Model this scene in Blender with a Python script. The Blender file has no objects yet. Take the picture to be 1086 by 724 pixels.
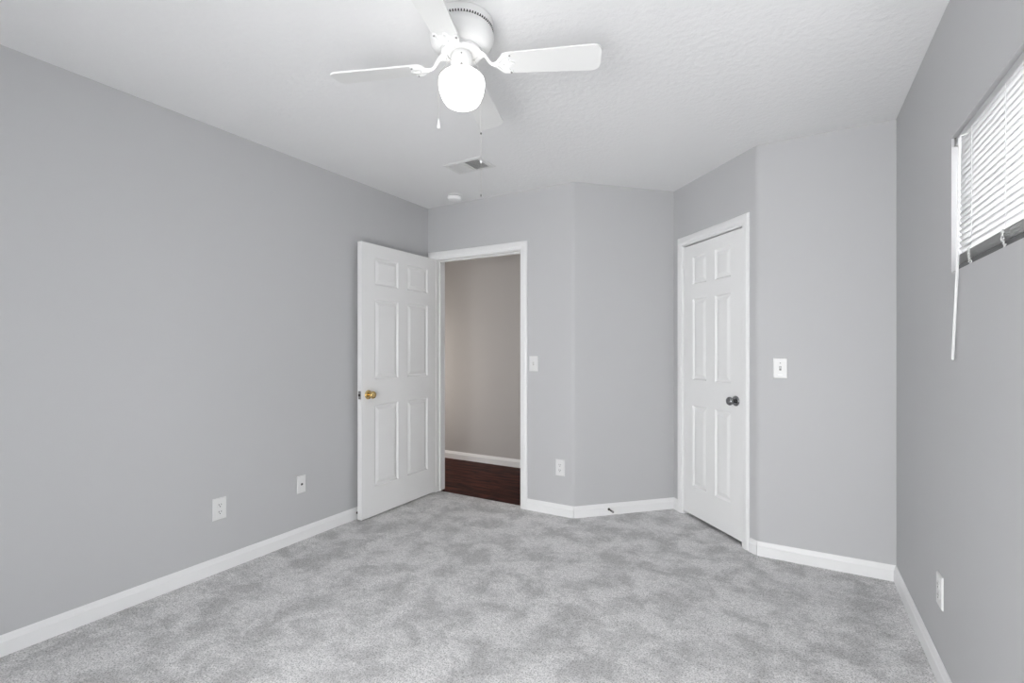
import bpy, bmesh, math, random
from mathutils import Vector, Matrix
random.seed(7)
S = bpy.context.scene
COL = S.collection
PI = math.pi

# ------------------------------------------------------------------ camera
H = 2.44                     # ceiling height
CAM_Z = 1.2245
THETA = math.radians(30.027)
cam_d = bpy.data.cameras.new('camera')
cam_d.sensor_width = 36.0
cam_d.sensor_fit = 'HORIZONTAL'
cam_d.lens = 516.3 / 1086 * 36
cam_d.shift_y = 8.2 / 1086
cam_d.clip_start = 0.02
cam = bpy.data.objects.new('camera', cam_d)
cam.location = (0, 0, CAM_Z)
cam.rotation_euler = (PI / 2, 0, THETA)
COL.objects.link(cam)
S.camera = cam

# ------------------------------------------------------------------ world + lights + exposure
W = bpy.data.worlds.new('world')
S.world = W
W.use_nodes = True
bg = W.node_tree.nodes['Background']
bg.inputs[0].default_value = (0.97, 0.985, 1.0, 1)
bg.inputs[1].default_value = 6.6
S.view_settings.view_transform = 'Standard'
S.view_settings.look = 'None'
S.view_settings.gamma = 1
S.view_settings.use_curve_mapping = False
S.view_settings.exposure = 0.0


def area_light(name, loc, rot, sx, sy, power, col=(1, 1, 1)):
    d = bpy.data.lights.new(name, 'AREA')
    d.shape = 'RECTANGLE'
    d.size = sx
    d.size_y = sy
    d.energy = power
    d.color = col
    o = bpy.data.objects.new(name, d)
    o.location = loc
    o.rotation_euler = rot
    COL.objects.link(o)
    return o


# added panel outside the unseen rear window, tuned to light the room
area_light('rear_window_fill', (-0.30, -2.2, 0.80), (PI / 2, 0, 0), 1.6, 1.3, 54, (1.0, 0.995, 0.985))
# warm panel added at the hall's left end to brighten it
area_light('hall_fill', (-4.15, 3.9, 1.0), (PI / 2, 0, -PI / 2), 0.8, 1.4, 13, (1.0, 0.93, 0.86))


# ------------------------------------------------------------------ materials
def new_mat(name, color, rough=0.5, metal=0.0, spec=0.5):
    m = bpy.data.materials.new(name)
    m.use_nodes = True
    b = m.node_tree.nodes['Principled BSDF']
    b.inputs['Base Color'].default_value = (*color, 1)
    b.inputs['Roughness'].default_value = rough
    b.inputs['Metallic'].default_value = metal
    b.inputs['Specular IOR Level'].default_value = spec
    return m


def add_bump(m, scale, strength, dist=0.002, detail=4, rough=0.55):
    nt = m.node_tree
    tc = nt.nodes.new('ShaderNodeTexCoord')
    n = nt.nodes.new('ShaderNodeTexNoise')
    n.inputs['Scale'].default_value = scale
    n.inputs['Detail'].default_value = detail
    n.inputs['Roughness'].default_value = rough
    bp = nt.nodes.new('ShaderNodeBump')
    bp.inputs['Strength'].default_value = strength
    bp.inputs['Distance'].default_value = dist
    nt.links.new(tc.outputs['Object'], n.inputs['Vector'])
    nt.links.new(n.outputs['Fac'], bp.inputs['Height'])
    nt.links.new(bp.outputs['Normal'], nt.nodes['Principled BSDF'].inputs['Normal'])
    return m


M = {}
M['wall'] = add_bump(new_mat('wall_paint', (0.556, 0.557, 0.565), 0.55, spec=0.25), 160, 0.10, 0.001)
M['hallwall'] = add_bump(new_mat('hall_paint', (0.52, 0.50, 0.485), 0.6, spec=0.25), 160, 0.10, 0.001)
M['ceiling'] = add_bump(new_mat('ceiling_paint', (0.86, 0.86, 0.862), 0.75, spec=0.15), 38, 0.55, 0.006, 6, 0.6)
M['trim'] = new_mat('trim_paint', (0.88, 0.88, 0.88), 0.35, spec=0.4)
M['door'] = new_mat('door_paint', (0.88, 0.88, 0.875), 0.40, spec=0.4)
M['plate'] = new_mat('white_plastic', (0.79, 0.79, 0.785), 0.35)
M['bright'] = new_mat('bright_white_plastic', (0.93, 0.93, 0.93), 0.3)
M['fan'] = new_mat('fan_enamel', (0.85, 0.85, 0.845), 0.32)
M['blade'] = new_mat('fan_blade', (0.82, 0.82, 0.81), 0.42)
M['dark'] = new_mat('dark_slot', (0.02, 0.02, 0.02), 0.6)
M['vent'] = new_mat('register_enamel', (0.76, 0.76, 0.755), 0.5)
M['duct'] = new_mat('duct_metal', (0.16, 0.16, 0.165), 0.6)
M['brass'] = new_mat('polished_brass', (0.72, 0.53, 0.24), 0.18, 1.0)
M['nickel'] = new_mat('dark_nickel', (0.30, 0.30, 0.31), 0.22, 1.0)
M['steel'] = new_mat('steel', (0.35, 0.35, 0.34), 0.35, 1.0)
M['spring'] = new_mat('bronze_spring', (0.10, 0.095, 0.085), 0.4, 1.0)
M['rubber'] = new_mat('grey_rubber', (0.22, 0.22, 0.22), 0.7)
M['chain'] = new_mat('bead_chain', (0.55, 0.53, 0.50), 0.4, 0.4)
M['cord'] = new_mat('blind_cord', (0.80, 0.80, 0.79), 0.7)
M['vinyl'] = new_mat('window_vinyl', (0.85, 0.85, 0.85), 0.4)
M['rail'] = new_mat('blind_rail_grey', (0.50, 0.50, 0.505), 0.4)  # even mid grey on the blind's top rail
M['foot'] = new_mat('blind_foot_rail_dark_grey', (0.13, 0.13, 0.135), 0.5, spec=0.25)  # much darker grey on the blind's bottom rail


def carpet_mat():
    m = new_mat('grey_carpet', (0.4, 0.4, 0.4), 0.95, spec=0.1)
    nt = m.node_tree
    b = nt.nodes['Principled BSDF']
    tc = nt.nodes.new('ShaderNodeTexCoord')

    def noise(scale, detail, rough, dist=0.0):
        n = nt.nodes.new('ShaderNodeTexNoise')
        n.inputs['Scale'].default_value = scale
        n.inputs['Detail'].default_value = detail
        n.inputs['Roughness'].default_value = rough
        n.inputs['Distortion'].default_value = dist
        nt.links.new(tc.outputs['Object'], n.inputs['Vector'])
        return n

    def ramp(src, stops):
        r = nt.nodes.new('ShaderNodeValToRGB')
        e = r.color_ramp.elements
        e[0].position, c = stops[0]
        e[0].color = (c, c, c, 1)
        e[1].position, c = stops[1]
        e[1].color = (c, c, c, 1)
        nt.links.new(src.outputs['Fac'], r.inputs['Fac'])
        return r

    def mul(a, bb):
        x = nt.nodes.new('ShaderNodeMix')
        x.data_type = 'RGBA'
        x.blend_type = 'MULTIPLY'
        x.inputs['Factor'].default_value = 1
        nt.links.new(a, x.inputs['A'])
        nt.links.new(bb, x.inputs['B'])
        return x.outputs['Result']
    big = ramp(noise(5.2, 8, 0.66, 0.25), [(0.40, 0.71), (0.57, 1.0)])       # where the pile lies over
    mid = ramp(noise(46, 5, 0.75), [(0.36, 0.80), (0.60, 1.0)])
    tuft = ramp(noise(150, 3, 0.75), [(0.36, 0.46), (0.53, 1.0)])
    tone = nt.nodes.new('ShaderNodeRGB')
    tone.outputs[0].default_value = (1.0, 0.99, 0.99, 1)
    c = mul(mul(mul(tone.outputs[0], big.outputs['Color']), mid.outputs['Color']), tuft.outputs['Color'])
    nt.links.new(c, b.inputs['Base Color'])
    nb = noise(260, 3, 0.7)
    bp = nt.nodes.new('ShaderNodeBump')
    bp.inputs['Strength'].default_value = 0.55
    bp.inputs['Distance'].default_value = 0.006
    nt.links.new(nb.outputs['Fac'], bp.inputs['Height'])
    nt.links.new(bp.outputs['Normal'], b.inputs['Normal'])
    return m


def wood_mat():
    m = new_mat('dark_wood_planks', (0.05, 0.015, 0.012), 0.5, spec=0.06)
    nt = m.node_tree
    b = nt.nodes['Principled BSDF']
    tc = nt.nodes.new('ShaderNodeTexCoord')
    mp = nt.nodes.new('ShaderNodeMapping')
    mp.inputs['Scale'].default_value = (2.2, 14, 1)
    mp.inputs['Rotation'].default_value = (0, 0, 0.0)
    nt.links.new(tc.outputs['Object'], mp.inputs['Vector'])
    n = nt.nodes.new('ShaderNodeTexNoise')
    n.inputs['Scale'].default_value = 2.0
    n.inputs['Detail'].default_value = 6
    n.inputs['Distortion'].default_value = 0.8
    nt.links.new(mp.outputs['Vector'], n.inputs['Vector'])
    br = nt.nodes.new('ShaderNodeTexBrick')
    br.inputs['Scale'].default_value = 1.0
    br.inputs['Brick Width'].default_value = 1.1
    br.inputs['Row Height'].default_value = 0.125
    br.inputs['Mortar Size'].default_value = 0.0015
    br.inputs['Color1'].default_value = (0.75, 0.75, 0.75, 1)
    br.inputs['Color2'].default_value = (1.25, 1.25, 1.25, 1)
    br.inputs['Mortar'].default_value = (0.3, 0.3, 0.3, 1)
    nt.links.new(tc.outputs['Object'], br.inputs['Vector'])
    r = nt.nodes.new('ShaderNodeValToRGB')
    r.color_ramp.elements[0].position = 0.36
    r.color_ramp.elements[0].color = (0.020, 0.005, 0.004, 1)
    r.color_ramp.elements[1].position = 0.68
    r.color_ramp.elements[1].color = (0.10, 0.028, 0.019, 1)
    nt.links.new(n.outputs['Fac'], r.inputs['Fac'])
    x = nt.nodes.new('ShaderNodeMix')
    x.data_type = 'RGBA'
    x.blend_type = 'MULTIPLY'
    x.inputs['Factor'].default_value = 1
    nt.links.new(r.outputs['Color'], x.inputs['A'])
    nt.links.new(br.outputs['Color'], x.inputs['B'])
    nt.links.new(x.outputs['Result'], b.inputs['Base Color'])
    return m


def glow_mat():
    m = new_mat('lit_opal_glass', (0.9, 0.9, 0.9), 0.3)
    b = m.node_tree.nodes['Principled BSDF']
    b.inputs['Emission Color'].default_value = (1.0, 0.985, 0.96, 1)
    b.inputs['Emission Strength'].default_value = 2.7
    return m


def slat_mat():
    m = bpy.data.materials.new('translucent_slat')
    m.use_nodes = True
    nt = m.node_tree
    nt.nodes.remove(nt.nodes['Principled BSDF'])
    d = nt.nodes.new('ShaderNodeBsdfDiffuse')
    d.inputs['Color'].default_value = (0.86, 0.86, 0.86, 1)
    t = nt.nodes.new('ShaderNodeBsdfTranslucent')
    t.inputs['Color'].default_value = (0.86, 0.86, 0.86, 1)
    x = nt.nodes.new('ShaderNodeMixShader')
    x.inputs[0].default_value = 0.50
    nt.links.new(d.outputs[0], x.inputs[1])
    nt.links.new(t.outputs[0], x.inputs[2])
    nt.links.new(x.outputs[0], nt.nodes['Material Output'].inputs[0])
    return m


def glass_mat():
    m = new_mat('window_glass', (1, 1, 1), 0.0)
    b = m.node_tree.nodes['Principled BSDF']
    b.inputs['Transmission Weight'].default_value = 1.0
    b.inputs['IOR'].default_value = 1.02
    return m


M['carpet'] = carpet_mat()
M['wood'] = wood_mat()
M['glow'] = glow_mat()
M['slat'] = slat_mat()
M['glass'] = glass_mat()


# ------------------------------------------------------------------ mesh helpers
def obj(name, bm, mat, parent=None, smooth=False, recalc=True):
    if recalc:
        bmesh.ops.recalc_face_normals(bm, faces=bm.faces)
    me = bpy.data.meshes.new(name)
    bm.to_mesh(me)
    bm.free()
    me.materials.append(mat)
    if smooth:
        for p in me.polygons:
            p.use_smooth = True
    o = bpy.data.objects.new(name, me)
    COL.objects.link(o)
    if parent:
        o.parent = parent
    return o


def smooth_angle(o, deg=35):
    me = o.data
    for p in me.polygons:
        p.use_smooth = True
    bm = bmesh.new()
    bm.from_mesh(me)
    lim = math.radians(deg)
    for e in bm.edges:
        e.smooth = not (len(e.link_faces) == 2 and e.calc_face_angle(0) > lim)
    bm.to_mesh(me)
    bm.free()
    return o


def tag(o, label, cat, group=None):
    o['label'] = label
    o['category'] = cat
    if group:
        o['group'] = group
    return o


def struct(o, label=None, cat=None):
    o['kind'] = 'structure'
    if label:
        o['label'] = label
        o['category'] = cat
    return o


def empty(name, loc, rz=0.0):
    o = bpy.data.objects.new(name, None)
    o.empty_display_size = 0.05
    o.location = loc
    o.rotation_euler = (0, 0, rz)
    COL.objects.link(o)
    return o


def prism(bm, poly, z0, z1):
    a = [bm.verts.new((x, y, z0)) for x, y in poly]
    b = [bm.verts.new((x, y, z1)) for x, y in poly]
    n = len(poly)
    bm.faces.new(a[::-1])
    bm.faces.new(b)
    for i in range(n):
        bm.faces.new((a[i], a[(i + 1) % n], b[(i + 1) % n], b[i]))


def box(bm, x0, x1, y0, y1, z0, z1, bevel=0.0, seg=2):
    vs = [bm.verts.new((x, y, z)) for z in (z0, z1) for x, y in ((x0, y0), (x1, y0), (x1, y1), (x0, y1))]
    fs = [(3, 2, 1, 0), (4, 5, 6, 7), (0, 1, 5, 4), (1, 2, 6, 5), (2, 3, 7, 6), (3, 0, 4, 7)]
    faces = [bm.faces.new([vs[i] for i in f]) for f in fs]
    if bevel:
        es = list({e for f in faces for e in f.edges})
        bmesh.ops.bevel(bm, geom=es, offset=bevel, segments=seg, affect='EDGES', profile=0.6)


def lathe(bm, prof, seg=40, mat=Matrix()):
    rings = []
    for r, z in prof:
        if r < 1e-6:
            rings.append([bm.verts.new(mat @ Vector((0, 0, z)))])
        else:
            rings.append([bm.verts.new(mat @ Vector((r * math.cos(2 * PI * i / seg), r * math.sin(2 * PI * i / seg), z))) for i in range(seg)])
    for a, b in zip(rings, rings[1:]):
        for i in range(seg):
            j = (i + 1) % seg
            if len(a) == 1 and len(b) == 1:
                continue
            if len(a) == 1:
                bm.faces.new((a[0], b[j], b[i]))
            elif len(b) == 1:
                bm.faces.new((a[i], a[j], b[0]))
            else:
                bm.faces.new((a[i], a[j], b[j], b[i]))


def tube(bm, pts, rad, seg=8, flat=1.0):
    """round bar through pts; rad a number or one per point"""
    pts = [Vector(p) for p in pts]
    rads = rad if isinstance(rad, (list, tuple)) else [rad] * len(pts)
    rings = []
    up = None
    for i, p in enumerate(pts):
        d = (pts[min(i + 1, len(pts) - 1)] - pts[max(i - 1, 0)]).normalized()
        if up is None:
            up = Vector((0, 0, 1)) if abs(d.z) < 0.9 else Vector((1, 0, 0))
        s = d.cross(up).normalized()
        t = s.cross(d).normalized()
        up = t
        rings.append([bm.verts.new(p + s * (rads[i] * math.cos(2 * PI * k / seg)) + t * (rads[i] * flat * math.sin(2 * PI * k / seg))) for k in range(seg)])
    for a, b in zip(rings, rings[1:]):
        for k in range(seg):
            bm.faces.new((a[k], a[(k + 1) % seg], b[(k + 1) % seg], b[k]))
    bm.faces.new(rings[0][::-1])
    bm.faces.new(rings[-1])


def ball(bm, c, r, u=10, v=8, scale=(1, 1, 1)):
    m = Matrix.Translation(c) @ Matrix.Diagonal((*scale, 1))
    bmesh.ops.create_uvsphere(bm, u_segments=u, v_segments=v, radius=r, matrix=m)


# ------------------------------------------------------------------ plan of the room
XL, XR = -2.740, 0.471
Y1, Y3 = 3.286, 3.241
X6, X7, Y7, X8 = -1.383, -0.798, 3.877, -0.186
YR = -0.45
T = 0.12


def V2(x, y):
    return Vector((x, y))


P6, P7, P8 = V2(X6, Y1), V2(X7, Y7), V2(X8, Y3)
u1 = (P7 - P6).normalized()
n1 = V2(u1.y, -u1.x)          # into the room
u2 = (P8 - P7).normalized()
n2 = V2(u2.y, -u2.x)
L1, L2 = (P7 - P6).length, (P8 - P7).length
A1 = math.atan2(n1.x, -n1.y)  # turns local -y to n1
A2 = math.atan2(n2.x, -n2.y)
RB = 0.05                      # bullnose corner radius


def bullnose(P, d_in, d_out, n_in, n=8):
    """arc between wall direction d_in (arriving) and d_out (leaving) at a corner that points into the room"""
    ang = math.acos(max(-1, min(1, d_in.dot(d_out))))
    t = RB * math.tan(ang / 2)
    a = P - d_in * t
    c = a - n_in * RB
    sgn = 1 if d_in.x * d_out.y - d_in.y * d_out.x > 0 else -1
    out = []
    for i in range(n + 1):
        f = sgn * ang * i / n
        v = a - c
        out.append(V2(c.x + v.x * math.cos(f) - v.y * math.sin(f), c.y + v.x * math.sin(f) + v.y * math.cos(f)))
    return out


nb = V2(0, -1)
ex = V2(1, 0)
arc6 = bullnose(P6, ex, u1, nb)
arc8 = bullnose(P8, u2, ex, n2)

# ------------------------------------------------------------------ floor, ceiling
YC = 3.335                     # carpet meets wood
bm = bmesh.new()
prism(bm, [(XL - T, YR - T), (XR + T, YR - T), (XR + T, 4.54), (-1.55, 4.54), (-1.55, YC), (XL - T, YC)], -0.10, 0.0)
struct(obj('floor', bm, M['carpet']), 'mottled grey cut-pile carpet over the whole bedroom floor', 'carpet')
bm = bmesh.new()
prism(bm, [(-4.3, YC), (-1.55, YC), (-1.55, 4.54), (-4.3, 4.54)], -0.10, -0.006)
struct(obj('floor_hall', bm, M['wood']), 'dark reddish brown wood floor of the hall seen through the doorway', 'floor')
bm = bmesh.new()
prism(bm, [(-4.3, YR - T), (XR + T, YR - T), (XR + T, 4.54), (-4.3, 4.54)], H, H + 0.1)
struct(obj('ceiling', bm, M['ceiling']), 'white textured flat ceiling', 'ceiling')

# ------------------------------------------------------------------ walls
DX0, DX1, DZ = -2.668, -1.807, 2.005          # rough opening of the hall doorway
C0, C1 = 0.108, 0.775                          # rough opening of the closet along its wall
WY0, WY1, WZ0, WZ1 = 0.80, 2.209, 1.488, 1.949  # blind window in the right wall
RX0, RX1, RZ0, RZ1 = -1.35, 0.36, 0.06, 1.72   # unseen window behind the camera, sized for the light it admits

bm = bmesh.new()
prism(bm, [(XL - T, YR - T), (XL, YR - T), (XL, Y1), (XL - T, Y1)], -0.05, H + 0.05)
struct(obj('wall_left', bm, M['wall']), 'long plain light grey wall on the left', 'wall')

bm = bmesh.new()
a0 = arc6[0]
prism(bm, [(-4.3, Y1), (DX0, Y1), (DX0, Y1 + T), (-4.3, Y1 + T)], -0.05, H + 0.05)
prism(bm, [(DX1, Y1), (a0.x, Y1), (a0.x, Y1 + T), (DX1, Y1 + T)], -0.05, H + 0.05)
prism(bm, [(DX0, Y1), (DX1, Y1), (DX1, Y1 + T), (DX0, Y1 + T)], DZ, H + 0.05)
struct(obj('wall_back', bm, M['wall']), 'light grey back wall holding the open doorway to the hall', 'wall')

bm = bmesh.new()
pts = [(p.x, p.y) for p in arc6] + [(P7.x, P7.y)]
q = P7 - n1 * T
back = [(q.x, q.y), (a0.x, a0.y + T)]
prism(bm, pts + back, -0.05, H + 0.05)
struct(smooth_angle(obj('wall_alcove', bm, M['wall']), 30), 'angled light grey wall with rounded corner between doorway and closet', 'wall')


def on2(a, off=0.0):
    p = P7 + u2 * a + n2 * off
    return (p.x, p.y)


bm = bmesh.new()
tb = (arc8[0] - P7).dot(u2)
prism(bm, [on2(-0.12), on2(C0), on2(C0, -T), on2(-0.12, -T)], -0.05, H + 0.05)
prism(bm, [on2(C1), on2(tb), on2(tb, -T), on2(C1, -T)], -0.05, H + 0.05)
prism(bm, [on2(C0), on2(C1), on2(C1, -T), on2(C0, -T)], DZ, H + 0.05)
struct(obj('wall_closet', bm, M['wall']), 'angled light grey wall holding the closed closet door', 'wall')

bm = bmesh.new()
pts = [(p.x, p.y) for p in arc8] + [(XR + 0.05, Y3), (XR + 0.05, Y3 + T)]
qq = arc8[0] - n2 * T
prism(bm, pts + [(X8 + 0.06, Y3 + T), (qq.x, qq.y)], -0.05, H + 0.05)
struct(smooth_angle(obj('wall_corner', bm, M['wall']), 30), 'light grey wall with rounded edge right of the closet door', 'wall')

bm = bmesh.new()
prism(bm, [(XR, YR - T), (XR + T, YR - T), (XR + T, 4.54), (XR, 4.54)], -0.05, WZ0)
prism(bm, [(XR, YR - T), (XR + T, YR - T), (XR + T, 4.54), (XR, 4.54)], WZ1, H + 0.05)
prism(bm, [(XR, YR - T), (XR + T, YR - T), (XR + T, WY0), (XR, WY0)], WZ0, WZ1)
prism(bm, [(XR, WY1), (XR + T, WY1), (XR + T, 4.54), (XR, 4.54)], WZ0, WZ1)
struct(obj('wall_right', bm, M['wall']), 'light grey wall on the right with the small high window', 'wall')

bm = bmesh.new()
for x0, x1, z0, z1 in ((XL - T, RX0, -0.05, H + 0.05), (RX1, XR + T, -0.05, H + 0.05), (RX0, RX1, -0.05, RZ0), (RX0, RX1, RZ1, H + 0.05)):
    prism(bm, [(x0, YR - T), (x1, YR - T), (x1, YR), (x0, YR)], z0, z1)
struct(obj('wall_rear', bm, M['wall']), 'light grey wall behind the viewpoint with an added window opening', 'wall')

bm = bmesh.new()
prism(bm, [(-4.3, 4.42), (XR + T, 4.42), (XR + T, 4.54), (-4.3, 4.54)], -0.05, H + 0.05)
struct(obj('wall_hall', bm, M['hallwall']), 'warm grey hall wall seen through the open doorway', 'wall')
bm = bmesh.new()
prism(bm, [(-4.42, Y1), (-4.3, Y1), (-4.3, 4.54), (-4.42, 4.54)], -0.05, H + 0.05)
prism(bm, [(-1.6, Y1 + T), (-1.5, Y1 + T), (-1.5, 4.42), (-1.6, 4.42)], -0.05, H + 0.05)
struct(obj('wall_hall_end', bm, M['hallwall']), 'warm grey end walls of the hall beyond the doorway', 'wall')

# ------------------------------------------------------------------ baseboards
BH, BT = 0.083, 0.013
BPROF = [(0, 0), (BT, 0), (BT, BH - 0.026), (BT - 0.0025, BH - 0.023), (BT - 0.0035, BH - 0.019), (BT - 0.0085, BH - 0.003), (BT - 0.010, BH), (0, BH)]


def baseboard(name, pts, normals, label, z0=0.0):
    """pts: plan polyline along the wall; normals: into the room, one per segment"""
    pts = [Vector(p) for p in pts]
    bm = bmesh.new()
    rows = []
    for i, p in enumerate(pts):
        if i == 0:
            off = Vector(normals[0])
        elif i == len(pts) - 1:
            off = Vector(normals[-1])
        else:
            a, b = Vector(normals[i - 1]), Vector(normals[i])
            m = (a + b).normalized()
            off = m / max(0.2, m.dot(a))
        rows.append([bm.verts.new((p.x + off.x * t, p.y + off.y * t, z0 + z)) for t, z in BPROF])
    n = len(BPROF)
    for a, b in zip(rows, rows[1:]):
        for i in range(n):
            bm.faces.new((a[i], a[(i + 1) % n], b[(i + 1) % n], b[i]))
    bm.faces.new(rows[0][::-1])
    bm.faces.new(rows[-1])
    return struct(smooth_angle(obj(name, bm, M['trim']), 30), label, 'baseboard')


baseboard('baseboard_left', [(XL, YR), (XL, Y1 - 0.02)], [(1, 0)], 'white baseboard along the left wall')
am = arc6[4]
baseboard('baseboard_back', [(-1.763, Y1), arc6[0], am], [(0, -1), (am - arc6[0]).normalized().yx * Vector((1, -1))],
          'white baseboard between the doorway casing and the angled wall')
baseboard('baseboard_alcove', [am, arc6[-1], P7, on2(0.0655)], [(arc6[-1] - am).normalized().yx * Vector((1, -1)), n1, n2],
          'white baseboard along the angled wall left of the closet')
a8 = arc8[4]
baseboard('baseboard_closet', [on2(0.826), arc8[0], a8], [n2, (a8 - arc8[0]).normalized().yx * Vector((1, -1))],
          'short white baseboard piece right of the closet door casing')
baseboard('baseboard_corner', [a8, arc8[-1], (XR, Y3)], [(arc8[-1] - a8).normalized().yx * Vector((1, -1)), (0, -1)],
          'white baseboard below the wall right of the closet')
baseboard('baseboard_right', [(XR, Y3 - 0.004), (XR, YR)], [(-1, 0)], 'white baseboard along the right wall under the window')
baseboard('baseboard_hall', [(-4.29, 4.42), (-1.6, 4.42)], [(0, -1)], 'white baseboard of the hall above the dark wood floor', -0.006)

# ------------------------------------------------------------------ door frames (casing + jambs)
CPROF = [(0.0, 0.0), (0.0, 0.008), (0.004, 0.0115), (0.016, 0.012), (0.022, 0.0155), (0.046, 0.0165), (0.054, 0.013), (0.058, 0.007), (0.058, 0.0)]


def casing(bm, x0, x1, zt, wl, wr, wt, y=0.0):
    rows = []
    for u, v in CPROF:
        s = u / 0.058
        rows.append([(x0 - s * wl, y - v, 0.0), (x0 - s * wl, y - v, zt + s * wt), (x1 + s * wr, y - v, zt + s * wt), (x1 + s * wr, y - v, 0.0)])
    vs = [[bm.verts.new(p) for p in r] for r in rows]
    n = len(vs)
    for i in range(n):
        a, b = vs[i], vs[(i + 1) % n]
        for k in range(3):
            bm.faces.new((a[k], a[k + 1], b[k + 1], b[k]))
    bm.faces.new([r[0] for r in vs])
    bm.faces.new([r[3] for r in vs])


def door_frame(name, loc, rz, x0, x1, zt, wl, wr, wt, label, stop_y):
    """local x along the wall, -y into the room; x0..x1 clear opening between the jambs"""
    t = empty(name, loc, rz)
    struct(t, label, 'door frame')
    bm = bmesh.new()
    casing(bm, x0 - 0.005, x1 + 0.005, zt + 0.005, wl, wr, wt)
    smooth_angle(obj('casing', bm, M['trim'], t), 25)
    bm = bmesh.new()
    JT = 0.018
    box(bm, x0 - JT, x0, -0.001, T + 0.002, 0, zt, 0.0015, 1)
    box(bm, x1, x1 + JT, -0.001, T + 0.002, 0, zt, 0.0015, 1)
    box(bm, x0 - JT, x1 + JT, -0.001, T + 0.002, zt, zt + JT, 0.0015, 1)
    obj('jamb', bm, M['trim'], t)
    bm = bmesh.new()
    box(bm, x0, x0 + 0.010, stop_y, stop_y + 0.034, 0, zt, 0.002, 1)
    box(bm, x1 - 0.010, x1, stop_y, stop_y + 0.034, 0, zt, 0.002, 1)
    box(bm, x0, x1, stop_y, stop_y + 0.034, zt - 0.010, zt, 0.002, 1)
    obj('stop_strip', bm, M['trim'], t)
    return t


door_frame('trim_1', (0, Y1, 0), 0, -2.650, -1.825, 1.987, 0.080, 0.058, 0.064, 'white casing and jamb around the open hall doorway', 0.042)
door_frame('trim_2', (P7.x, P7.y, 0), A2, 0.126, 0.757, 1.989, 0.056, 0.056, 0.064, 'white casing and jamb around the closed closet door', 0.042)


# ------------------------------------------------------------------ six-panel doors
def door_leaf(w, z0, z1, t, xs, zs):
    """front face at y=0, back at y=t; xs = [(x0,x1),(x0,x1)], zs = three (z0,z1) panel rows"""
    bm = bmesh.new()
    gx = [0.0] + [v for p in xs for v in p] + [w]
    gz = [z0] + [v for p in sorted(zs) for v in p] + [z1]
    rings = [(0.0, 0.0), (0.009, 0.0085), (0.015, 0.0095), (0.040, 0.0020)]
    for y, sg in ((0.0, 1), (t, -1)):
        grid = [[bm.verts.new((x, y, z)) for z in gz] for x in gx]
        for i in range(len(gx) - 1):
            for k in range(len(gz) - 1):
                q = [grid[i][k], grid[i + 1][k], grid[i + 1][k + 1], grid[i][k + 1]]
                if i % 2 == 1 and k % 2 == 1:
                    xa, xb, za, zb = gx[i], gx[i + 1], gz[k], gz[k + 1]
                    prev = q
                    for ins, dep in rings[1:]:
                        cur = [bm.verts.new((x, y + sg * dep, z)) for x, z in
                               ((xa + ins, za + ins), (xb - ins, za + ins), (xb - ins, zb - ins), (xa + ins, zb - ins))]
                        for m in range(4):
                            bm.faces.new((prev[m], prev[(m + 1) % 4], cur[(m + 1) % 4], cur[m]))
                        prev = cur
                    bm.faces.new(prev)
                else:
                    bm.faces.new(q)
        if y == 0.0:
            g0 = grid
    g1 = grid
    nx, nz = len(gx), len(gz)
    for i in range(nx - 1):
        for k in (0, nz - 1):
            bm.faces.new((g0[i][k], g0[i + 1][k], g1[i + 1][k], g1[i][k]))
    for k in range(nz - 1):
        for i in (0, nx - 1):
            bm.faces.new((g0[i][k], g0[i][k + 1], g1[i][k + 1], g1[i][k]))
    return bm


KNOB = [(0, 0), (0.033, 0), (0.033, 0.003), (0.030, 0.007), (0.020, 0.011), (0.0125, 0.014), (0.011, 0.024), (0.014, 0.029),
        (0.022, 0.034), (0.0265, 0.042), (0.0270, 0.049), (0.024, 0.056), (0.017, 0.0605), (0.008, 0.062), (0, 0.062)]


def add_knob(parent, x, y, z, side, mat, depth=1.0, label=None):
    R = Matrix.Translation((x, y, z)) @ Matrix.Rotation(PI / 2 if side < 0 else -PI / 2, 4, 'X')
    bm = bmesh.new()
    lathe(bm, [(r, h * depth) for r, h in KNOB[:5]] + [(0, KNOB[4][1] * depth)], 28, R)
    ro = smooth_angle(obj('rosette', bm, mat, parent), 40)
    bm = bmesh.new()
    lathe(bm, [(0, 0.010 * depth)] + [(r, h * depth) for r, h in KNOB[5:]], 28, R)
    k = smooth_angle(obj('knob', bm, mat, parent), 60)
    if label:
        k['label'] = label
        ro['label'] = label.replace('knob', 'rosette')
    return k


def add_hinge(parent, x, y, z, mat, leaf_dx):
    bm = bmesh.new()
    for a, b in ((-0.044, -0.0155), (-0.0145, 0.0145), (0.0155, 0.044)):
        lathe(bm, [(0, a), (0.0055, a), (0.0055, b), (0, b)], 12, Matrix.Translation((x, y, z)))
    box(bm, x, x + leaf_dx, y + 0.0045, y + 0.0062, z - 0.044, z + 0.044)
    lathe(bm, [(0, -0.049), (0.0035, -0.047), (0.0035, -0.044)], 10, Matrix.Translation((x, y, z)))
    lathe(bm, [(0.0035, 0.044), (0.0035, 0.047), (0, 0.049)], 10, Matrix.Translation((x, y, z)))
    return smooth_angle(obj('hinge', bm, mat, parent), 40)


ZROWS = [(0.222, 0.820), (1.006, 1.587), (1.692, 1.894)]
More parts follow.
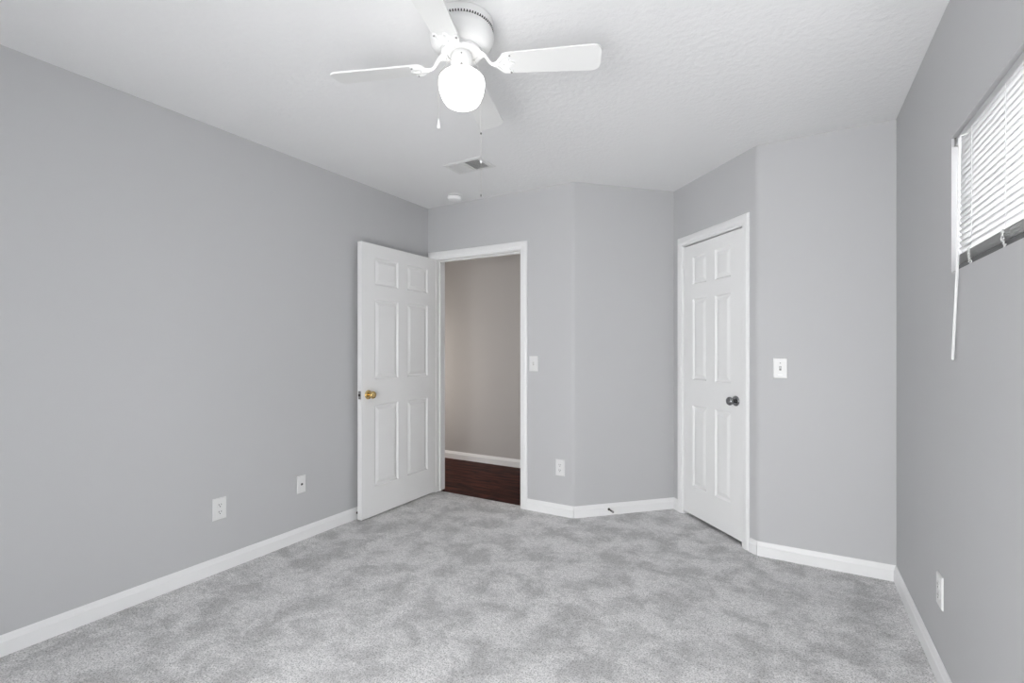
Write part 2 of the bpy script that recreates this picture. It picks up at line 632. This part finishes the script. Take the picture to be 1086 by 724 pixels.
# open hall door: stands square to the back wall, its face towards +X, its free end towards the camera
d1 = empty('door_1', (-2.645, 2.450, 0), PI / 2)
struct(d1, 'white six-panel door with brass knob standing open against the left wall', 'door')
bm = door_leaf(0.820, 0.013, 1.990, 0.040, [(0.125, 0.370), (0.470, 0.718)], ZROWS)
obj('leaf', bm, M['door'], d1)
add_knob(d1, 0.062, 0.0, 0.898, -1, M['brass'], 1.0, 'polished brass knob')
add_knob(d1, 0.062, 0.040, 0.898, 1, M['brass'], 0.75)
bm = bmesh.new()
box(bm, -0.0015, 0.001, 0.007, 0.033, 0.898 - 0.029, 0.898 + 0.029)
lp = obj('latch_plate', bm, M['steel'], d1)
bm = bmesh.new()
box(bm, -0.009, 0.0, 0.013, 0.027, 0.898 - 0.009, 0.898 + 0.009, 0.003, 2)
obj('latch_bolt', bm, M['dark'], lp)
for dz in (-0.022, 0.022):
    bm = bmesh.new()
    lathe(bm, [(0, 0.0), (0.0035, 0.0), (0.003, 0.001), (0, 0.0012)], 10, Matrix.Translation((-0.0015, 0.020, 0.898 + dz)) @ Matrix.Rotation(-PI / 2, 4, 'Y'))
    obj('screw', bm, M['dark'], lp)
for z in (0.30, 1.02, 1.74):
    add_hinge(d1, 0.822, 0.046, z, M['trim'], -0.012)

# closed closet door
d2 = empty('door_2', (P7.x + u2.x * 0.129 - n2.x * 0.003, P7.y + u2.y * 0.129 - n2.y * 0.003, 0), A2)
struct(d2, 'white six-panel closet door with dark nickel knob, closed', 'door')
bm = door_leaf(0.624, 0.026, 1.9795, 0.035, [(0.108, 0.266), (0.358, 0.516)], [(0.236, 0.820), (1.003, 1.588), (1.692, 1.894)])
obj('leaf', bm, M['door'], d2)
add_knob(d2, 0.565, 0.0, 0.897, -1, M['nickel'], 1.0, 'dark nickel knob')
for z in (0.326, 1.056, 1.787):
    add_hinge(d2, -0.0035, -0.0055, z, M['trim'], 0.012)


# ------------------------------------------------------------------ window with blind in the right wall
w1 = empty('window_1', (XR, (WY0 + WY1) / 2, WZ0), 0)
struct(w1, 'small high window in the right wall behind the white blind', 'window')
yc = (WY0 + WY1) / 2
bm = bmesh.new()
hw, hh = (WY1 - WY0) / 2, WZ1 - WZ0
for y0, y1, z0, z1 in ((-hw, -hw + 0.018, 0, hh), (hw - 0.018, hw, 0, hh), (-hw, hw, 0, 0.022), (-hw, hw, hh - 0.022, hh), (-0.016, 0.016, 0, hh)):
    box(bm, 0.088, 0.118, y0, y1, z0, z1, 0.003, 1)
obj('window_frame', bm, M['vinyl'], w1)
bm = bmesh.new()
box(bm, 0.101, 0.105, -hw + 0.012, hw - 0.012, 0.012, hh - 0.012)
obj('pane', bm, M['glass'], w1)

bl = empty('window_blind', (XR, yc, WZ0))
tag(bl, 'white mini blind, slats closed, hanging in the high window of the right wall', 'blind')
e0, e1 = -hw + 0.008, hw - 0.009           # blind runs nearly the whole recess


def yl(Y):
    return Y - yc


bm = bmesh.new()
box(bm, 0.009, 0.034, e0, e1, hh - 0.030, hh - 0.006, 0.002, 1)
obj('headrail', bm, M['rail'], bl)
for ya, yb in ((e1 - 0.002, e1 + 0.004), (e0 - 0.004, e0 + 0.002)):
    bm = bmesh.new()
    box(bm, 0.006, 0.036, ya, yb, hh - 0.033, hh - 0.002, 0.001, 1)
    obj('end_bracket', bm, M['steel'], bl)


def slat(bm, x, z, tilt, ya, yb, width=0.025, crown=0.0022, n=5):
    top = []
    for k in range(n):
        s = -0.5 + k / (n - 1)
        px = s * width
        pz = crown * (1 - 4 * s * s)
        rx = px * math.cos(tilt) - pz * math.sin(tilt)
        rz = px * math.sin(tilt) + pz * math.cos(tilt)
        top.append((x + rx, z + rz))
    a = [bm.verts.new((px, ya, pz)) for px, pz in top]
    b = [bm.verts.new((px, yb, pz)) for px, pz in top]
    for k in range(n - 1):
        bm.faces.new((a[k], a[k + 1], b[k + 1], b[k]))


bm = bmesh.new()
zs = hh - 0.042
z_stack = 0.054
n_sl = 0
while zs > z_stack + 0.012:
    slat(bm, 0.0215, zs, math.radians(-68), e0 + 0.003, e1 - 0.003)
    zs -= 0.0195
    n_sl += 1
so = obj('slats', bm, M['slat'], bl, smooth=True, recalc=False)
bm = bmesh.new()
for k in range(13):
    slat(bm, 0.0215 + random.uniform(-0.0012, 0.0012), 0.0225 + k * 0.0024, random.uniform(-0.02, 0.02), e0 + 0.003, e1 - 0.003)
so2 = obj('gathered_slats', bm, M['plate'], bl, smooth=True, recalc=False)
for o in (so, so2):
    md = o.modifiers.new('thickness', 'SOLIDIFY')
    md.thickness = 0.0006
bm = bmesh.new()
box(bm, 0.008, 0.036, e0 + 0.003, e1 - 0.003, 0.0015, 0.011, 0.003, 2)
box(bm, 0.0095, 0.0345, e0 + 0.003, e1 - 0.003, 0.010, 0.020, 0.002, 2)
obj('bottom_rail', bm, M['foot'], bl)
for Yc in (2.025, 1.745, 1.345, 1.000):
    y = yl(Yc)
    bm = bmesh.new()
    for xx in (0.0085, 0.0345):
        tube(bm, [(xx, y, hh - 0.03), (xx, y, z_stack)], 0.0005, 6)
    o = obj('ladder_cord', bm, M['cord'], bl)
    bm = bmesh.new()                       # slack cord bunched in front of the gathered slats
    for s in range(3):
        pts = []
        for k in range(22):
            f = k / 21
            pts.append((0.006 - 0.002 * random.random() - 0.002 * math.sin(f * PI), y + 0.005 * (s - 1) + random.uniform(-0.011, 0.011) - 0.022 * f + 0.012, 0.053 - 0.053 * f + random.uniform(-0.002, 0.002)))
        tube(bm, pts, 0.0011, 6)
    obj('bunched_cord', bm, M['cord'], o)
bm = bmesh.new()
tube(bm, [(0.020, yl(2.091), hh - 0.028), (-0.002, yl(2.091), hh - 0.034), (-0.004, yl(2.092), hh - 0.045)], 0.0022, 8)
hk = obj('wand_hook', bm, M['plate'], bl)
bm = bmesh.new()
tube(bm, [(-0.004, yl(2.092), hh - 0.040), (-0.008, yl(2.102), 1.486 - WZ0), (-0.012, yl(2.138), 1.190 - WZ0)], 0.0042, 6)
obj('wand', bm, M['plate'], hk)

# unseen window added behind the viewpoint to let light in
w2 = empty('window_added', ((RX0 + RX1) / 2, YR, RZ0), 0)
struct(w2, 'wide unseen window added behind the viewpoint to light the room', 'window')
bm = bmesh.new()
hx, rz = (RX1 - RX0) / 2, RZ1 - RZ0
for x0, x1, z0, z1 in ((-hx, -hx + 0.04, 0, rz), (hx - 0.04, hx, 0, rz), (-hx, hx, 0, 0.04), (-hx, hx, rz - 0.04, rz), (-0.022, 0.022, 0, rz)):
    box(bm, x0, x1, -0.10, -0.05, z0, z1, 0.003, 1)
obj('window_frame', bm, M['vinyl'], w2)


# ------------------------------------------------------------------ ceiling fan
FX, FY = -1.071, 1.479
fan = empty('ceiling_fan', (FX, FY, H))
tag(fan, 'white four-blade ceiling fan with glowing opal globe on the ceiling', 'ceiling fan')
cr = Vector((math.cos(THETA), math.sin(THETA), 0))     # to the right as seen from the door side
cf = Vector((-math.sin(THETA), math.cos(THETA), 0))    # away towards the doorway
bm = bmesh.new()
lathe(bm, [(0, -0.0005), (0.117, -0.0005), (0.118, -0.006), (0.1165, -0.030), (0.112, -0.031), (0.112, -0.036), (0.1165, -0.0375), (0.1195, -0.048), (0.1195, -0.060),
           (0.1155, -0.076), (0.106, -0.090), (0.092, -0.099), (0.082, -0.102), (0.080, -0.105), (0.060, -0.106), (0, -0.106)], 64)
smooth_angle(obj('motor_housing', bm, M['fan'], fan), 40)
bm = bmesh.new()
for k in range(72):
    a = 2 * PI * k / 72
    m = Matrix.Rotation(a, 4, 'Z')
    b2 = bmesh.new()
    box(b2, 0.110, 0.1172, -0.0022, 0.0022, -0.0312, -0.0258)
    for v in b2.verts:
        v.co = m @ v.co
    me = bpy.data.meshes.new('tmp')
    b2.to_mesh(me)
    b2.free()
    bm.from_mesh(me)
    bpy.data.meshes.remove(me)
obj('vent_slots', bm, M['dark'], fan)
bm = bmesh.new()
lathe(bm, [(0, -0.105), (0.074, -0.105), (0.076, -0.109), (0.076, -0.116), (0.072, -0.119), (0.055, -0.119), (0.055, -0.114), (0, -0.114)], 48)
smooth_angle(obj('flywheel', bm, M['fan'], fan), 40)
bm = bmesh.new()
lathe(bm, [(0, -0.112), (0.034, -0.112), (0.037, -0.118), (0.040, -0.124), (0.0405, -0.150), (0.0400, -0.170), (0.046, -0.173), (0.046, -0.184), (0.040, -0.186), (0, -0.186)], 40)
sw = smooth_angle(obj('switch_housing', bm, M['fan'], fan), 40)
bm = bmesh.new()
for a in (-0.6, 1.5, 3.6):
    d = cr * math.cos(a) - cf * math.sin(a)
    for p, rr in ((d * 0.0405 + Vector((0, 0, -0.134)), 0.003), (d * 0.048 + Vector((0, 0, -0.1785)), 0.004)):
        bm = bmesh.new()
        ball(bm, p, rr, 8, 6)
        obj('screw', bm, M['steel'], sw)
bm = bmesh.new()
lathe(bm, [(0.040, -0.180), (0.042, -0.186), (0.056, -0.191), (0.073, -0.198), (0.0825, -0.208), (0.0858, -0.222), (0.0845, -0.242), (0.0795, -0.264),
           (0.0715, -0.284), (0.060, -0.300), (0.042, -0.310), (0, -0.314)], 48)
g = obj('globe', bm, M['glow'], fan, smooth=True)
g['label'] = 'glowing opal glass globe'


def blade_outline():
    pts = []
    r0, r1 = 0.145, 0.512
    w0, w1 = 0.047, 0.0585
    pts += [(r0, -w0 + 0.02), (r0 + 0.012, -w0 + 0.004)]
    pts.append((r0 + 0.03, -w0))
    rc = 0.030
    for k in range(7):
        a = -PI / 2 + (PI / 2) * k / 6
        pts.append((r1 - rc + rc * math.cos(a), -w1 + rc + rc * math.sin(a)))
    for k in range(7):
        a = (PI / 2) * k / 6
        pts.append((r1 - rc + rc * math.cos(a), w1 - rc + rc * math.sin(a)))
    pts += [(r0 + 0.03, w0), (r0 + 0.012, w0 - 0.004), (r0, w0 - 0.02)]
    return pts


def iron_outline():
    up = [(0.118, 0.008), (0.130, 0.013), (0.140, 0.026), (0.152, 0.040), (0.168, 0.0465), (0.184, 0.047), (0.191, 0.043), (0.190, 0.036), (0.180, 0.030),
          (0.176, 0.022), (0.181, 0.014), (0.192, 0.008), (0.198, 0.003)]
    return up + [(x, -y) for x, y in up[::-1]]


PITCH = math.radians(11.5)
Zb = -0.157                     # blade plane below the ceiling
PM = Matrix.Translation((0, 0, Zb)) @ Matrix.Rotation(-PITCH, 4, 'X')


def slab(bm, outline, z0, z1, m, bev=0.0):
    a = [bm.verts.new(m @ Vector((x, y, z0))) for x, y in outline]
    b = [bm.verts.new(m @ Vector((x, y, z1))) for x, y in outline]
    n = len(outline)
    bm.faces.new(a[::-1])
    bm.faces.new(b)
    for i in range(n):
        bm.faces.new((a[i], a[(i + 1) % n], b[(i + 1) % n], b[i]))


for k in range(4):
    ang = math.radians((24.0, 109.5, 200.0, 288.5)[k])
    bm = bmesh.new()
    slab(bm, blade_outline(), -0.003, 0.003, PM)
    bo = obj('blade', bm, M['blade'], fan)
    bo.rotation_euler = (0, 0, ang)
    bm = bmesh.new()
    slab(bm, iron_outline(), -0.0075, -0.003, PM)
    # bent arm from the flywheel out to the plate, forked where it bolts on
    c = PM @ Vector((0.128, 0, -0.005))
    tube(bm, [(0.062, 0, -0.119), (0.078, 0, -0.121), (0.090, 0, -0.128), (0.100, 0, -0.143), (0.110, 0, -0.157), (0.121, 0, c.z), (0.140, 0, c.z + 0.0005)],
         [0.009, 0.009, 0.0085, 0.0075, 0.007, 0.008, 0.008], 10, 0.75)
    for s in (-1, 1):
        tube(bm, [(0.066, s * 0.020, -0.1185), (0.078, s * 0.012, -0.1205), (0.089, s * 0.003, -0.127)], [0.006, 0.0055, 0.006], 8, 0.8)
    # raised scroll ribs on the plate
    for s in (-1, 1):
        tube(bm, [PM @ Vector(p) for p in ((0.132, s * 0.004, -0.0078), (0.145, s * 0.020, -0.0085), (0.160, s * 0.034, -0.0085), (0.178, s * 0.039, -0.008))], 0.0028, 8)
    tube(bm, [PM @ Vector(p) for p in ((0.130, 0, -0.0078), (0.160, 0, -0.0088), (0.190, 0, -0.008))], 0.003, 8)
    io = smooth_angle(obj('blade_iron', bm, M['fan'], bo), 40)
    for x, y in ((0.183, 0.040), (0.183, -0.040), (0.160, 0.0)):
        bm = bmesh.new()
        ball(bm, PM @ Vector((x, y, -0.0088)), 0.0040, 10, 6, (1, 1, 0.6))
        obj('screw', bm, M['steel'], bo)


def chain(name, pts, rad, knobs):
    bm = bmesh.new()
    tube(bm, pts, rad, 6)
    o = obj(name, bm, M['chain'], fan)
    return o


V = lambda r, f, z: cr * r + cf * f + Vector((0, 0, z - H))
c1 = chain('pull_chain', [V(-0.036, -0.016, 2.296), V(-0.050, -0.018, 2.285), V(-0.076, -0.024, 2.245), V(-0.0828, -0.026, 2.222), V(-0.0828, -0.026, 2.066)], 0.0008, 1)
bm = bmesh.new()
lathe(bm, [(0, 2.070 - H), (0.002, 2.070 - H), (0.0035, 2.062 - H), (0.0065, 2.046 - H), (0.0068, 2.038 - H), (0.005, 2.034 - H), (0, 2.034 - H)], 16, Matrix.Translation(cr * -0.0828 + cf * -0.026))
smooth_angle(obj('chain_pull', bm, M['plate'], c1), 50)
c2 = chain('pull_chain', [V(0.038, -0.012, 2.296), V(0.050, -0.026, 2.285), V(0.070, -0.045, 2.240), V(0.0745, -0.048, 2.215), V(0.0745, -0.048, 1.782)], 0.0007, 1)
bm = bmesh.new()
ball(bm, V(0.0745, -0.048, 2.008), 0.0028, 10, 8, (1, 1, 1.5))
o = obj('chain_coupling', bm, M['spring'], c2)
bm = bmesh.new()
ball(bm, V(0.0745, -0.048, 1.904), 0.0045, 12, 8, (1, 1, 1.1))
o = obj('chain_pull', bm, M['plate'], c2, smooth=True)
bm = bmesh.new()
lathe(bm, [(0, 1.787), (0.0016, 1.787), (0.0020, 1.780), (0, 1.777)], 10, Matrix.Translation(cr * 0.0745 + cf * -0.048 + Vector((0, 0, -H))))
obj('chain_end', bm, M['spring'], c2)

# ------------------------------------------------------------------ ceiling register
VX0, VX1, VY0, VY1 = -2.008, -1.710, 2.552, 2.748
vt = empty('ceiling_vent', ((VX0 + VX1) / 2, (VY0 + VY1) / 2, H))
tag(vt, 'white rectangular air register on the ceiling beyond the fan', 'vent')
vx, vy = (VX1 - VX0) / 2, (VY1 - VY0) / 2
ix, iy = vx - 0.030, vy - 0.026
bm = bmesh.new()
for s in (1,):
    outer = [(-vx, -vy), (vx, -vy), (vx, vy), (-vx, vy)]
    mid_ = [(-vx + 0.006, -vy + 0.006), (vx - 0.006, -vy + 0.006), (vx - 0.006, vy - 0.006), (-vx + 0.006, vy - 0.006)]
    inn = [(-ix, -iy), (ix, -iy), (ix, iy), (-ix, iy)]
    rows = [[bm.verts.new((x, y, z)) for x, y in r] for r, z in ((outer, -0.0002), (mid_, -0.006), (inn, -0.007), (inn, -0.0003))]
    for a, b in zip(rows, rows[1:]):
        for i in range(4):
            bm.faces.new((a[i], a[(i + 1) % 4], b[(i + 1) % 4], b[i]))
    box(bm, -0.012, 0.004, -iy, iy, -0.007, -0.0005)
obj('flange', bm, M['vent'], vt)
bm = bmesh.new()
box(bm, -ix, ix, -iy, iy, -0.0012, -0.0003)
obj('duct_back', bm, M['duct'], vt)
bm = bmesh.new()
nl = 9
for bank, xa, xb, tl in (('l', -ix, -0.012, -1), ('r', 0.004, ix, 1)):
    for k in range(nl):
        x = xa + (k + 0.5) * (xb - xa) / nl
        h = 0.0062
        dx = 0.0060
        # thin tilted louvre running across the register
        if tl > 0:
            quad = [(x + dx, -0.0070), (x - dx, -0.0015)]
        else:
            quad = [(x - 0.0022, -0.0070), (x + 0.0022, -0.0015)]
        t_ = 0.0005
        vs = [bm.verts.new((px + o_, yy, pz)) for yy in (-iy, iy) for (px, pz) in quad for o_ in (-t_, t_)]
        a, b_, c_, d_, e_, f_, g_, h_ = vs
        for fc in ((a, b_, d_, c_), (e_, g_, h_, f_), (a, e_, f_, b_), (c_, d_, h_, g_), (a, c_, g_, e_), (b_, f_, h_, d_)):
            bm.faces.new(fc)
for k in range(1, 6):
    y = -iy + k * 2 * iy / 6
    box(bm, 0.004, ix, y - 0.0006, y + 0.0006, -0.0068, -0.0058)
obj('louvres', bm, M['vent'], vt)

# ------------------------------------------------------------------ smoke detector
sd = empty('smoke_detector', (-2.318, 3.100, H))
tag(sd, 'round white smoke detector on the ceiling above the open door', 'smoke detector')
bm = bmesh.new()
lathe(bm, [(0, -0.0003), (0.058, -0.0003), (0.059, -0.004), (0.057, -0.009), (0, -0.009)], 40)
smooth_angle(obj('mounting_base', bm, M['plate'], sd), 40)
bm = bmesh.new()
lathe(bm, [(0, -0.008), (0.048, -0.008), (0.048, -0.014), (0, -0.014)], 40)
obj('sensing_gap', bm, M['dark'], sd)
bm = bmesh.new()
lathe(bm, [(0, -0.013), (0.053, -0.013), (0.055, -0.017), (0.054, -0.028), (0.049, -0.036), (0.040, -0.039), (0, -0.040)], 40)
smooth_angle(obj('cover', bm, M['bright'], sd), 40)


# ------------------------------------------------------------------ wall plates (local x across, z up, front towards -y)
def plate_mesh(w, h, t=0.0065):
    bm = bmesh.new()
    vs0 = [bm.verts.new((x, 0, z)) for x, z in ((-w / 2, -h / 2), (w / 2, -h / 2), (w / 2, h / 2), (-w / 2, h / 2))]
    vs1 = [bm.verts.new((x, -t * 0.45, z)) for x, z in ((-w / 2, -h / 2), (w / 2, -h / 2), (w / 2, h / 2), (-w / 2, h / 2))]
    b = 0.004
    vs2 = [bm.verts.new((x, -t, z)) for x, z in ((-w / 2 + b, -h / 2 + b), (w / 2 - b, -h / 2 + b), (w / 2 - b, h / 2 - b), (-w / 2 + b, h / 2 - b))]
    bm.faces.new(vs0)
    bm.faces.new(vs2)
    for a, c in ((vs0, vs1), (vs1, vs2)):
        for i in range(4):
            bm.faces.new((a[i], a[(i + 1) % 4], c[(i + 1) % 4], c[i]))
    return bm


def screw_head(bm, x, y, z, r=0.0032):
    lathe(bm, [(0, 0), (r, 0), (r * 0.8, 0.0010), (0, 0.0013)], 12, Matrix.Translation((x, y, z)) @ Matrix.Rotation(PI / 2, 4, 'X'))


def make_outlet():
    t = empty('wall_outlet', (0, 0, 0))
    obj('cover_plate', plate_mesh(0.074, 0.119), M['plate'], t)
    for s in (-1, 1):
        zc = s * 0.0195
        bm = bmesh.new()
        prof = []
        for k in range(24):
            a = 2 * PI * k / 24
            prof.append((0.0165 * math.cos(a), max(-0.0135, min(0.0135, 0.0165 * math.sin(a)))))
        a_ = [bm.verts.new((x, -0.006, zc + z)) for x, z in prof]
        b_ = [bm.verts.new((x, -0.0085, zc + z)) for x, z in prof]
        bm.faces.new(b_)
        for i in range(24):
            bm.faces.new((a_[i], a_[(i + 1) % 24], b_[(i + 1) % 24], b_[i]))
        r = obj('receptacle', bm, M['plate'], t)
        bm = bmesh.new()
        box(bm, -0.0078, -0.0052, -0.0089, -0.0080, zc + 0.000, zc + 0.0090)
        box(bm, 0.0052, 0.0078, -0.0089, -0.0080, zc + 0.001, zc + 0.0080)
        lathe(bm, [(0, 0), (0.0028, 0), (0.0028, 0.0009), (0, 0.0009)], 12, Matrix.Translation((0, -0.0080, zc - 0.0065)) @ Matrix.Rotation(PI / 2, 4, 'X'))
        obj('slots', bm, M['dark'], r)
    bm = bmesh.new()
    screw_head(bm, 0, -0.0065, 0)
    obj('screw', bm, M['plate'], t)
    return t


def copy_tree(o, parent=None):
    c = o.copy()
    COL.objects.link(c)
    if parent:
        c.parent = parent
    for ch in list(o.children):
        copy_tree(ch, c)
    return c


outlet = make_outlet()
spots = [((XL, 1.516, 0.3465), PI / 2, 'white duplex outlet low on the left wall, facing the room'),
         ((-1.4875, Y1, 0.352), 0, 'white duplex outlet low on the back wall between doorway and angled wall'),
         ((XR, 2.347, 0.334), -PI / 2, 'white outlet plate low on the right wall, seen edge on under the window')]
for i, (loc, rz, lab) in enumerate(spots):
    o = outlet if i == 0 else copy_tree(outlet)
    o.location = loc
    o.rotation_euler = (0, 0, rz)
    tag(o, lab, 'outlet', 'outlets low on the walls')

# cable jack plate
t = empty('cable_jack', (XL, 2.032, 0.358), PI / 2)
tag(t, 'white wall plate with one small dark socket, low on left wall near the open door', 'wall plate')
obj('cover_plate', plate_mesh(0.064, 0.110), M['plate'], t)
bm = bmesh.new()
box(bm, -0.007, 0.007, -0.0085, -0.006, -0.0065, 0.0065, 0.001, 1)
j = obj('socket', bm, M['dark'], t)
j['label'] = 'small dark socket'
for z in (0.038, -0.038):
    bm = bmesh.new()
    screw_head(bm, 0, -0.0065, z)
    obj('screw', bm, M['plate'], t)


# light switches
def make_switch(loc, rz, label, slider):
    t = empty('light_switch', loc, rz)
    tag(t, label, 'light switch', 'light switches on the walls')
    obj('cover_plate', plate_mesh(0.074, 0.118), M['plate'], t)
    bm = bmesh.new()
    box(bm, -0.0052, 0.0052, -0.0070, -0.0060, -0.012, 0.012)
    obj('toggle_slot', bm, M['rubber'] if slider else M['chain'], t)
    bm = bmesh.new()
    vs = [bm.verts.new(p) for p in ((-0.004, -0.006, -0.006), (0.004, -0.006, -0.006), (0.004, -0.006, 0.006), (-0.004, -0.006, 0.006),
                                    (-0.0032, -0.017, 0.003), (0.0032, -0.017, 0.003), (0.0032, -0.015, 0.010), (-0.0032, -0.015, 0.010))]
    for f in ((0, 1, 2, 3), (4, 5, 6, 7), (0, 1, 5, 4), (1, 2, 6, 5), (2, 3, 7, 6), (3, 0, 4, 7)):
        bm.faces.new([vs[i] for i in f])
    obj('toggle', bm, M['plate'], t)
    for z in (0.030,) if slider else (0.030, -0.030):
        bm = bmesh.new()
        screw_head(bm, 0, -0.0065, z)
        obj('screw', bm, M['steel'] if slider else M['plate'], t)
    if slider:
        bm = bmesh.new()
        box(bm, -0.013, 0.013, -0.0115, -0.006, -0.042, -0.034, 0.0015, 2)
        obj('slider', bm, M['bright'], t)
    return t


make_switch((-1.708, Y1, 1.1155), 0, 'white toggle light switch on the back wall beside the open doorway', False)
make_switch((-0.066, Y3, 1.114), 0, 'white light switch with slider on the wall right of the closet door', True)


# ------------------------------------------------------------------ spring door stops on the baseboards (local: points towards -y)
def make_stop(loc, rz, label, length):
    t = empty('door_stop', loc, rz)
    tag(t, label, 'door stop', 'spring door stops on the baseboards')
    R = Matrix.Rotation(PI / 2, 4, 'X')
    bm = bmesh.new()
    lathe(bm, [(0, 0), (0.0095, 0), (0.0095, 0.003), (0.006, 0.007), (0, 0.007)], 16, R)
    smooth_angle(obj('base', bm, M['spring'], t), 40)
    bm = bmesh.new()
    pts = []
    turns = 14
    for k in range(turns * 10 + 1):
        a = 2 * PI * k / 10
        pts.append((0.0048 * math.cos(a), -0.006 - (length - 0.018) * k / (turns * 10), 0.0048 * math.sin(a)))
    tube(bm, pts, 0.0014, 5)
    obj('spring', bm, M['spring'], t, smooth=True)
    bm = bmesh.new()
    lathe(bm, [(0, length - 0.014), (0.0072, length - 0.014), (0.0075, length - 0.003), (0.005, length), (0, length)], 16, R)
    smooth_angle(obj('tip', bm, M['rubber'], t), 40)


make_stop((XL + BT, 2.485, 0.045), PI / 2, 'dark spring door stop on the left baseboard behind the open door', 0.040)
ps = P6 + u1 * 0.275 + n1 * BT
make_stop((ps.x, ps.y, 0.043), A1, 'dark spring door stop on the baseboard of the angled wall', 0.072)
